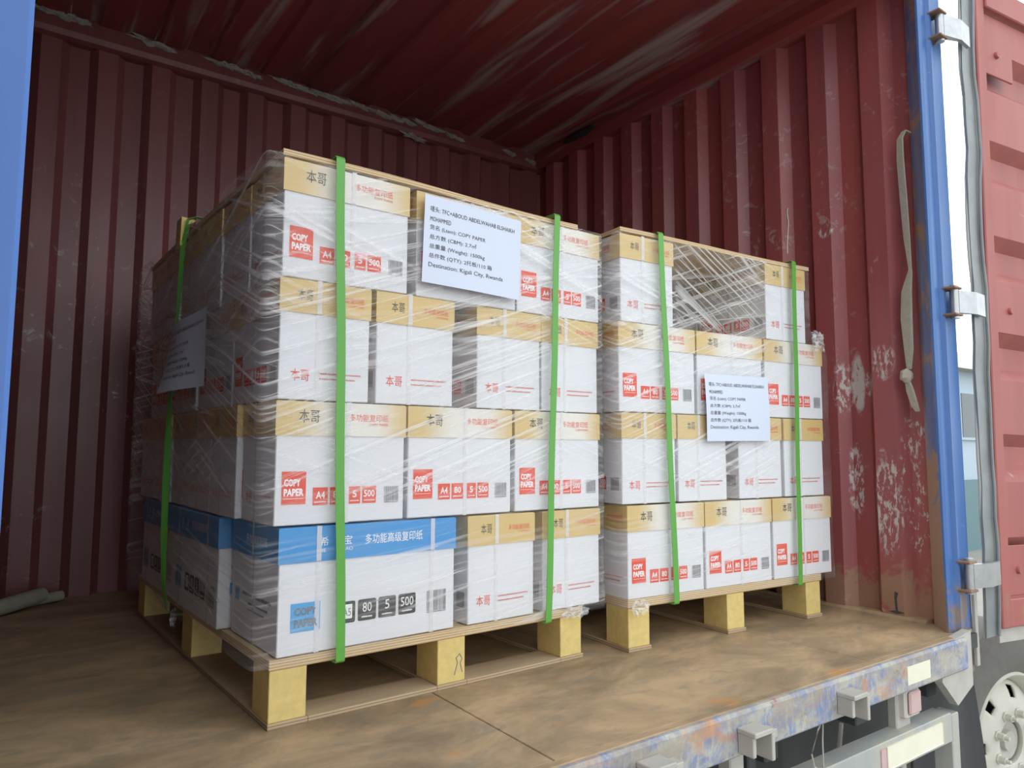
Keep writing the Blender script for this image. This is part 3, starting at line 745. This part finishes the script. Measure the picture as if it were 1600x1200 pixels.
# ------------------------------------------------------------------ pallets, boards, straps, film, notices
def frame_empty(name, P): return empty(name, (P[0], P[1], 0), P[2])
def pallet(P, Wd, D, hb, ht, label, perim):
    r = frame_empty('wooden_pallet', P); tag(r, label, 'pallet', 'pallets on the floor')
    obj('deck', BOX((0, 0, hb), (Wd+.012, D, ht), .0015), 'ply', r)
    xs = ((.002, .088), (.436, .520), (.854, .936)); ys = ((.002, .108), (D/2-.055, D/2+.055), (D-.105, D-.002))
    for a, b in xs:
        for c, d in ys: obj('block', BOX((a, c, .013), (b, d, hb), .0015), 'block', r)
    for a, b in xs: obj('runner', BOX((a-.002, -.002, 0), (b+.004, D, .013), .001), 'ply_low', r)
    if perim:
        for c, d in (ys[0], ys[2]):
            for (a, b), (a2, b2) in zip(xs, xs[1:]): obj('cross_runner', BOX((b+.0045, c-.004, 0), (a2-.0025, d-.01, .013), .001), 'ply_low', r)
    return r
p1 = pallet(P1, .930, 1.400, .125, .148, 'wooden pallet under the left stack, blocks joined by a base frame', True)
p2 = pallet(P2, .932, 1.150, .130, .156, 'wooden pallet under the right stack near the red wall', False)
def knot():
    # knot figure in the front middle block
    bm = bmesh.new()
    pts = [(.487, .03), (.497, .06), (.492, .072), (.503, .082), (.511, .068), (.505, .058), (.512, .034)]
    pr = Print()
    for a, b in zip(pts, pts[1:]):
        d = Vector((b[0]-a[0], b[1]-a[1])); n = Vector((-d.y, d.x)).normalized()*.0012
        pr.items.append(([(a[0]+n.x, a[1]+n.y), (b[0]+n.x, b[1]+n.y), (b[0]-n.x, b[1]-n.y), (a[0]-n.x, a[1]-n.y)], [(0, 1, 2, 3)], 'ink_grey', 0))
    bm.free()
    me = lay('pencil_mark', [(pr, (0, .0018, 0), (1, 0, 0), (0, 0, 1), (0, -1, 0))], ['ink_grey'])
    link_mesh('pencil_mark', me, [], p1)
knot()

def board(P, x0, x1, y0, y1, z, bump, label):
    bm = bmesh.new(); nx, ny = 14, 12; th = .014
    def zz(u, v): return z+bump(u, v)
    T = [[bm.verts.new((x0+(x1-x0)*i/nx, y0+(y1-y0)*j/ny, zz(i/nx, j/ny)+th)) for j in range(ny+1)] for i in range(nx+1)]
    B = [[bm.verts.new((x0+(x1-x0)*i/nx, y0+(y1-y0)*j/ny, zz(i/nx, j/ny))) for j in range(ny+1)] for i in range(nx+1)]
    for i in range(nx):
        for j in range(ny):
            bm.faces.new((T[i][j], T[i+1][j], T[i+1][j+1], T[i][j+1])); bm.faces.new((B[i][j], B[i][j+1], B[i+1][j+1], B[i+1][j]))
    for i in range(nx):
        bm.faces.new((T[i][0], B[i][0], B[i+1][0], T[i+1][0])); bm.faces.new((T[i][ny], T[i+1][ny], B[i+1][ny], B[i][ny]))
    for j in range(ny):
        bm.faces.new((T[0][j], T[0][j+1], B[0][j+1], B[0][j])); bm.faces.new((T[nx][j], B[nx][j], B[nx][j+1], T[nx][j+1]))
    o = obj('plywood_board', bm, 'ply', loc=(P[0], P[1], 0), rot=(0, 0, P[2])); tag(o, label, 'board', 'boards on top of the stacks'); return o
board(P1, -.006, .925, -.006, 1.415, 1.2985, lambda u, v: .004*math.sin(u*6)*(1-v)+.010*math.sin(math.pi*v)*(1-u), 'thin plywood board lying on top of the left stack')
board(P2, -.020, .925, -.006, 1.15, 1.3045, lambda u, v: .003*math.sin(u*5+1), 'thin plywood board on top of the right stack, over the gap')

def strap_front(P, xt, xb, D, ztop, zbot, yf, label):
    bm = bmesh.new(); pts = []
    def X(z): return xb+(xt-xb)*(z-zbot)/(ztop-zbot)
    for k in range(15): z = zbot+.004+(ztop-zbot-.010)*k/14; pts.append((X(z)+.0015*math.sin(k*.9), yf, z))
    pts += [(xt, yf+.004, ztop), (xt, .2, ztop+.0015), (xt, D*.6, ztop+.002), (xt, D+.012, ztop)]
    pts += [(xt, D+.022, ztop-.006), (xb, D+.022, zbot+.006), (xb, D+.012, zbot), (xb, D*.6, zbot), (xb, .2, zbot), (xb, yf+.004, zbot)]
    ribbon(bm, pts, (1, 0, 0), .0225, .0012, True)
    o = obj('packing_strap', bm, 'strap_green', loc=(P[0], P[1], 0), rot=(0, 0, P[2])); tag(o, label, 'strap', 'green packing straps')
strap_front(P1, .128, .157, 1.41, 1.321, .1235, -.024, 'green packing strap across the blue-lidded carton and front corner stack')
strap_front(P1, .826, .787, 1.41, 1.321, .1235, -.024, 'green packing strap near the right end of the left stack')
strap_front(P2, .139, .183, 1.16, 1.324, .1285, -.022, 'green packing strap near the left end of the right stack')
strap_front(P2, .815, .793, 1.16, 1.324, .1285, -.022, 'green packing strap closest to the red wall on the right stack')
def strap_side():
    bm = bmesh.new(); pts = []; dirs = []; wds = []
    x = -.052
    for k in range(15):
        t = k/14; z = .128+(1.318-.128)*t; y = .772+.03*math.sin(math.pi*min(1, t*1.3))-.06*max(0, t-.6)/.4
        tw = .9*math.sin(t*5.2)
        pts.append((x+(.012 if t in (0, 1) else 0), y, z)); dirs.append((math.sin(tw)*-.8, math.cos(tw), 0)); wds.append(.0225)
    yT, yB = pts[-1][1], pts[0][1]
    for p in ((-.02, yT, 1.329), (.3, yT, 1.331), (.9, yT, 1.326), (1.02, yT, 1.318), (1.035, yT, 1.30), (1.035, yB, .14), (1.0, yB, .118), (.5, yB, .1185), (-.02, yB, .1185)):
        pts.append(p); dirs.append((0, 1, 0)); wds.append(.0225)
    ribbon(bm, pts, None, .02, .0012, True, wds, dirs)
    o = obj('packing_strap', bm, 'strap_green', loc=(0, 0, 0), rot=(0, 0, P1[2])); tag(o, 'twisted green packing strap down the shaded side of the left stack', 'strap', 'green packing straps')
    bm = bmesh.new(); prism(bm, [(-.060, 1.325), (-.062, 1.235), (-.056, 1.235), (-.050, 1.298), (-.02, 1.316), (-.02, 1.322)], 'y', .715, .775)
    o = obj('edge_protector', bm, 'block', loc=(0, 0, 0), rot=(0, 0, P1[2])); tag(o, 'small tan edge protector under the strap on the shaded top edge', 'edge protector')
strap_side()

def film(P, path, z0, z1, mat, label, sag=None):
    """path: closed polygon around the goods (pallet coordinates), corners rounded"""
    pts = []
    n = len(path)
    for i in range(n):
        a, b, c = Vector(path[i-1]), Vector(path[i]), Vector(path[(i+1) % n])
        r = .022; d1 = (a-b).normalized(); d2 = (c-b).normalized()
        for k in range(5): t = k/4; pts.append((b+d1*r*(1-t)**2+d2*r*t**2) )
        L = (c-b).length-2*r; m = max(2, int(L/.035))
        for k in range(1, m): pts.append(b+d2*(r+L*k/m))
    nz = 40; bm = bmesh.new(); rows = []
    for j in range(nz+1):
        z = z0+(z1-z0)*j/nz; row = []
        for p in pts:
            q = Vector((p.x, p.y, z)); w = noise.noise(q*5)*.002+noise.noise(Vector((q.x*3, q.y*3, q.z*16)))*.0018
            nrm = Vector((p.x-.5, p.y-.6)); nrm = nrm/max(abs(nrm.x)/.55, abs(nrm.y)/.65)
            px = sag(p.x, z) if sag else p.x
            row.append(bm.verts.new((px+nrm.x*w*1.5, p.y+nrm.y*w*1.5, z)))
        rows.append(row)
    m = len(pts)
    for a, b in zip(rows, rows[1:]):
        for k in range(m): bm.faces.new((a[k], a[(k+1) % m], b[(k+1) % m], b[k]))
    o = obj('stretch_film', bm, mat, loc=(P[0], P[1], 0), rot=(0, 0, P[2]), smooth=True)
    tag(o, label, 'stretch film'); return o
film(P1, [(-.046, -.016), (1.030, -.016), (1.030, 1.43), (-.046, 1.43)], .136, 1.297, 'film1', 'creased clear stretch film wrapped around the left stack of cartons')
film(P2, [(-.038, -.014), (1.022, -.014), (1.022, 1.17), (-.038, 1.17)], .138, 1.303, 'film2', 'creased clear stretch film wrapped around the right stack, slack over the gap',
     lambda x, z: min(x, 1.022-.112*max(0, min(1, (z-1.0)/.05))))
def wisp(name, loc, size, seed, label):
    bm = bmesh.new(); n = 10
    g = [[None]*(n+1) for _ in range(n+1)]
    for i in range(n+1):
        for j in range(n+1):
            u, v = i/n-.5, j/n-.5; q = Vector((u*4+seed, v*4, seed*.7))
            k = 1-abs(v)*.9
            g[i][j] = bm.verts.new((u*size[0]*k, size[1]*noise.noise(q*1.3), v*size[2]+.3*size[2]*noise.noise(q)))
    for i in range(n):
        for j in range(n): bm.faces.new((g[i][j], g[i+1][j], g[i+1][j+1], g[i][j+1]))
    tag(obj(name, bm, 'wisp', loc=loc, smooth=True), label, 'plastic scrap', 'loose scraps of stretch film')
def at(P, x, y, z): return (P[0]+x*math.cos(P[2])-y*math.sin(P[2]), P[1]+x*math.sin(P[2])+y*math.cos(P[2]), z)
wisp('film_scrap', at(P2, .03, -.020, .135), (.085, .016, .045), 2, 'bunched scrap of clear film at the near corner of the right pallet')
wisp('film_scrap', at(P1, .90, -.012, .140), (.11, .012, .035), 5, 'bunched scrap of clear film at the right end of left pallet deck')
wisp('film_scrap', at(P2, .955, -.016, 1.03), (.10, .02, .07), 8, 'loose film corner beside the top carton nearest the red wall')
wisp('film_scrap', at(P1, -.02, .78, .105), (.02, .01, .05), 11, 'small pale film tail hanging from the shaded side of left pallet')

def notice_print():
    p = Print(); h = .0148
    lines = [('唛头: TFC+ABOUD ABDELWAHAB ELSHAIKH', .018, .300), ('MOHAMMED', .018, .083), ('货名 (Ltem): COPY PAPER', .018, .198), ('总方数 (CBM): 2.7㎡', .018, .168),
             ('总重量 (Weight): 1500kg', .018, .197), ('总件数 (QTY): 2托板/110 箱', .018, .222), ('Destination: Kigali City, Rwanda', .018, .262)]
    v = .186
    for tx, a, b in lines:
        p.text(tx, a, b, v, h if tx != 'MOHAMMED' else .0118, 'ink_black'); v -= .0245
    return p
NP = notice_print()
def notice(fn, label):
    """fn(u,v) -> point on the hung sheet; u 0..1 left to right, v 0..1 bottom to top, as read"""
    w, h = .324, .228; n = 16
    r = empty('shipping_notice', fn(.5, 0)); tag(r, label, 'paper notice', 'shipping notices')
    o0 = Vector(fn(.5, 0))
    bm = bmesh.new(); g = [[bm.verts.new(Vector(fn(i/n, j/n))-o0) for j in range(n+1)] for i in range(n+1)]
    for i in range(n):
        for j in range(n): bm.faces.new((g[i][j], g[i+1][j], g[i+1][j+1], g[i][j+1]))
    for f in bm.faces: f.smooth = True
    me = bpy.data.meshes.new('sheet'); bm.to_mesh(me); bm.free(); s = link_mesh('sheet', me, 'paper', r)
    V, F = [], []
    for vs, fs, m, lvl in NP.items:
        b = len(V)
        for a, c in vs:
            u, v = a/w, c/h; p = Vector(fn(u, v)); q = Vector(fn(u+.004, v))-p; t = Vector(fn(u, v+.004))-p
            V.append(p+q.cross(t).normalized()*.0007-o0)
        for f in fs: F.append(tuple(b+i for i in f))
    me = bpy.data.meshes.new('notice_text'); me.from_pydata(V, [], F); me.update(); link_mesh('printed_lines', me, 'ink_black', s)
def f1(u, v):
    x = .358+.008*v+.320*u; z = 1.046+.236*v-.008*u*(1-v)-.012*u*v
    return at(P1, x, -.024-.004*math.sin(math.pi*u)*(1-v), z)
def f2(u, v):
    x = .333-.006*v+.318*u; z = .643+.226*v+.004*u
    return at(P2, x, -.022-.003*math.sin(math.pi*v), z)
def f3(u, v):
    y = .775-.365*u+.03*(1-v)*(1-u); z = .782+.205*v+.012*u*v
    return at(P1, -.060-.030*(1-v)**2*(1-u)-.006*math.sin(5*u), y, z)
notice(f1, 'printed shipping notice on the top front cartons of the left stack')
notice(f2, 'printed shipping notice taped to the front of the right stack')
notice(f3, 'curled shipping notice on the shaded side of the left stack')

# ------------------------------------------------------------------ loose things in the container
def hanging_strap():
    r = empty('webbing_strap', (XR-.03, -.36, .76)); tag(r, 'knotted cream webbing strap hanging beside the blue post', 'strap')
    o = Vector((XR-.03, -.36, .76))
    def seg(name, pts, ws, th=.004, par=r):
        bm = bmesh.new(); ribbon(bm, [Vector(p)-o for p in pts], (.35, .94, 0), .03, th, widths=ws); return obj(name, bm, 'webbing', par)
    x = XR-.035
    seg('upper_length', [(x+.02, -.378, 1.80), (x, -.366, 1.806), (x-.004, -.352, 1.78), (x-.004, -.350, 1.70), (x-.002, -.354, 1.55), (x-.004, -.360, 1.40), (x-.002, -.366, 1.275)], [.012, .02, .026, .030, .030, .026, .010], .006)
    seg('lower_length', [(x-.002, -.366, 1.275), (x-.004, -.350, 1.20), (x-.006, -.346, 1.10), (x-.004, -.348, .98), (x-.004, -.346, .91)], [.010, .040, .046, .034, .014], .010)
    bm = bmesh.new(); bmesh.ops.create_icosphere(bm, subdivisions=3, radius=1)
    for v in bm.verts: v.co *= 1+.25*noise.noise(v.co*2.4); v.co = Vector((v.co.x*.018, v.co.y*.022, v.co.z*.026))
    obj('knot', bm, 'webbing', r, loc=Vector((x-.006, -.336, .885))-o, smooth=True)
    seg('tail', [(x-.006, -.338, .875), (x-.004, -.346, .83), (x-.004, -.360, .775), (x-.002, -.368, .755)], [.016, .030, .026, .012], .008)
hanging_strap()
def poles():
    for pts, r, lab in ((((-.335, 1.80, .04), (-.46, 1.66, .034), (-1.25, .85, .03)), .030, 'thick weathered pole lying on the floor at the left'),
                        (((-.265, 1.83, .026), (-.40, 1.76, .022), (-1.35, 1.18, .022)), .020, 'thin weathered pole lying beside the thick one at the left')):
        bm = bmesh.new(); tube(bm, pts, r, 12); root = obj('wooden_pole', bm, 'wood_pole', smooth=True); tag(root, lab, 'pole', 'poles on the container floor')
poles()

# ------------------------------------------------------------------ below and beside the container
def under():
    g = obj('ground', BOX((-40, -60, -1.45), (60, 60, -1.36)), 'ground'); tag(g, kind='structure')
    T = empty('truck', (1, .3, -1.36)); tag(T, 'underside of the truck below the container, with wheel, flap and guard bar', 'truck')
    def sub(n, c): return empty(n, Vector(c)-Vector((1, .3, -1.36)), 0, T)
    r = sub('chassis', (1, .3, -.4))
    def part(n, lo, hi, m='dark', b=.004): return obj(n, BOX([a-c for a, c in zip(lo, (1, .3, -.4))], [a-c for a, c in zip(hi, (1, .3, -.4))], b), m, r)
    part('side_rail', (-3.0, -.02, -.62), (2.9, .05, -.30)); part('side_rail', (-3.0, 1.2, -.62), (2.9, 1.27, -.30))
    for i in range(7): part('cross_member', (-.6+i*.44, YO+.06, -.20), (-.54+i*.44, 1.9, -.062))
    part('support_upright', (1.005, -.44, -.60), (1.06, -.40, -.105), 'greymetal'); part('support_upright', (1.10, -.42, -.60), (1.135, -.38, -.105), 'dark')
    part('tool_box', (.2, -.25, -.70), (1.5, -.03, -.24), 'dark', .01)
    part('lamp_bracket', (1.752, -.47, -.245), (1.835, -.44, -.105), 'greymetal'); part('bracket_post', (1.822, -.445, -.60), (1.85, -.43, -.11), 'greymetal')
    bm = bmesh.new(); tube(bm, [(.70, -.62, .16), (.66, -.63, .06), (.60, -.64, -.10)], .008, 8); obj('brake_pipe', bm, 'greymetal', r, smooth=True)
    # lamp
    l = sub('marker_lamp', (1.815, -.485, -.15)); tag(l, 'small faded square lamp')
    obj('lamp_shell', BOX((-.044, -.004, -.048), (.044, .022, .042), .006), 'lens_white', l)
    bm = bmesh.new(); box(bm, (-.034, -.014, -.036), (.036, -.003, .032), .006); obj('lens', bm, 'lens_red', l)
    # guard frame
    q = sub('guard_bar', (1.6, -.47, -.28)); tag(q, 'weathered blue-grey guard bar')
    def gp(n, lo, hi, m='bluegrey'): return obj(n, BOX([a-c for a, c in zip(lo, (1.6, -.47, -.28))], [a-c for a, c in zip(hi, (1.6, -.47, -.28))], .003), m, q)
    gp('rail', (.3, -.50, -.315), (2.035, -.44, -.225)); gp('upright', (2.035, -.50, -1.0), (2.085, -.44, -.232))
    gp('reflector_strip', (1.63, -.5012, -.305), (1.97, -.50, -.24), 'sticker'); gp('red_reflector', (1.595, -.5012, -.308), (1.628, -.50, -.24), 'lens_red')
    bm = bmesh.new(); tube(bm, [(-.30, -.02, .055), (-.34, -.035, .075), (-.35, -.035, .11), (-.31, -.03, .16), (-.27, -.02, .18), (-.275, -.02, .12), (-.275, -.02, .055)], .0022, 6)
    obj('wire_loop', bm, 'greymetal', q, smooth=True)
    # mud flap
    bm = bmesh.new(); n = 12; A = []; B = []
    for i in range(n+1):
        u = i/n; row = []
        for j in range(n+1):
            v = j/n; x = 2.16+.36*u; y = -.33+.02*math.sin(u*9)-.05*u+.03*math.sin(v*3+u*2); row.append(Vector((x+.02*math.sin(v*4)*u, y, -.06-.95*v)))
        A.append(row)
    VA = [[bm.verts.new(p) for p in r_] for r_ in A]
    for i in range(n):
        for j in range(n): bm.faces.new((VA[i][j], VA[i+1][j], VA[i+1][j+1], VA[i][j+1]))
    o = obj('mud_flap', bm, 'rubber', T, loc=(-1, -.3, 1.36), smooth=True); md = o.modifiers.new('sheet', 'SOLIDIFY'); md.thickness = .008
    tag(o, 'dark rubber mud flap')
    return T
TRUCK = under()
def wheel():
    c = (3.58, -.06, -.79); r = empty('wheel', Vector(c)-Vector((1, .3, -1.36)), 0, TRUCK); r.rotation_euler = (0, 0, -math.radians(7)); tag(r, 'dusty white wheel')
    bm = bmesh.new(); lathe(bm, [(.325, .0), (.33, -.035), (.36, -.05), (.44, -.06), (.52, -.045), (.555, -.02), (.56, .05), (.56, .22), (.52, .29), (.36, .30), (.325, .27)], 64); obj('tyre', bm, 'tyre', r, smooth=True)
    bm = bmesh.new(); lathe(bm, [(.333, -.030), (.318, -.042), (.306, -.03), (.295, .0), (.285, .03)], 64)
    obj('rim', bm, 'wheel', r, smooth=True)
    # disc with ten hand holes
    bm = bmesh.new(); seg = 77
    def prof(t): return -.02+.03*math.sin(t*math.pi)*0
    rr = [(.286, .03), (.262, .012), (.235, -.004), (.205, -.014), (.17, -.022), (.115, -.024), (.102, -.018), (.096, .02)]
    rings = []
    for ra, t in rr: rings.append([bm.verts.new((ra*math.cos(2*math.pi*k/seg), t, ra*math.sin(2*math.pi*k/seg))) for k in range(seg)])
    for i, (a, b) in enumerate(zip(rings, rings[1:])):
        for k in range(seg):
            if i in (1, 2) and (k % 11) in (4, 5, 6): continue
            bm.faces.new((a[k], a[(k+1) % seg], b[(k+1) % seg], b[k]))
    d = obj('disc', bm, 'wheel', r, smooth=True); md = d.modifiers.new('sheet', 'SOLIDIFY'); md.thickness = .012
    bm = bmesh.new(); lathe(bm, [(.001, .05), (.29, .05)], 32); obj('brake_drum', bm, 'dark', r)
    bm = bmesh.new(); lathe(bm, [(.094, .03), (.088, .0), (.05, .012), (.046, -.01), (.001, -.012)], 32); obj('hub', bm, 'greymetal', r, smooth=True)
    for k in range(8):
        a = 2*math.pi*(k+.5)/8; cx, cz = .138*math.cos(a), .138*math.sin(a)
        bm = bmesh.new(); lathe(bm, [(.026, -.020), (.026, -.030), (.019, -.031), (.018, -.058), (.0, -.0585)], 6, 'y', (cx, 0, cz)); lathe(bm, [(.010, -.058), (.009, -.078), (.0, -.081)], 10, 'y', (cx, 0, cz)); obj('lug_nut', bm, 'wheel', r)
wheel()
def far_building():
    c = (16, 5.0, -1.36); r = empty('warehouse', c); tag(r, 'pale blue warehouse glimpsed between the blue post and open door', 'building')
    obj('wall', BOX((-4, 0, 0), (8, 6, 3.6)), 'pale_wall', r)
    obj('plinth', BOX((-4.05, -.05, 0), (8.05, 6.05, 1.4)), 'teal', r)
    bm = bmesh.new(); prism(bm, [(-.3, 3.6), (3, 4.9), (6.3, 3.6)], 'x', -4.3, 8.3); obj('roof', bm, 'greymetal', r)
    for i in range(5): w = obj('window', BOX((-3+i*2.2, -.06, 2.2), (-1.6+i*2.2, .02, 3.2)), 'pale_wall', r); obj('pane', BOX((-2.94+i*2.2, -.07, 2.26), (-1.66+i*2.2, -.055, 3.14)), 'winglass', w)
far_building()
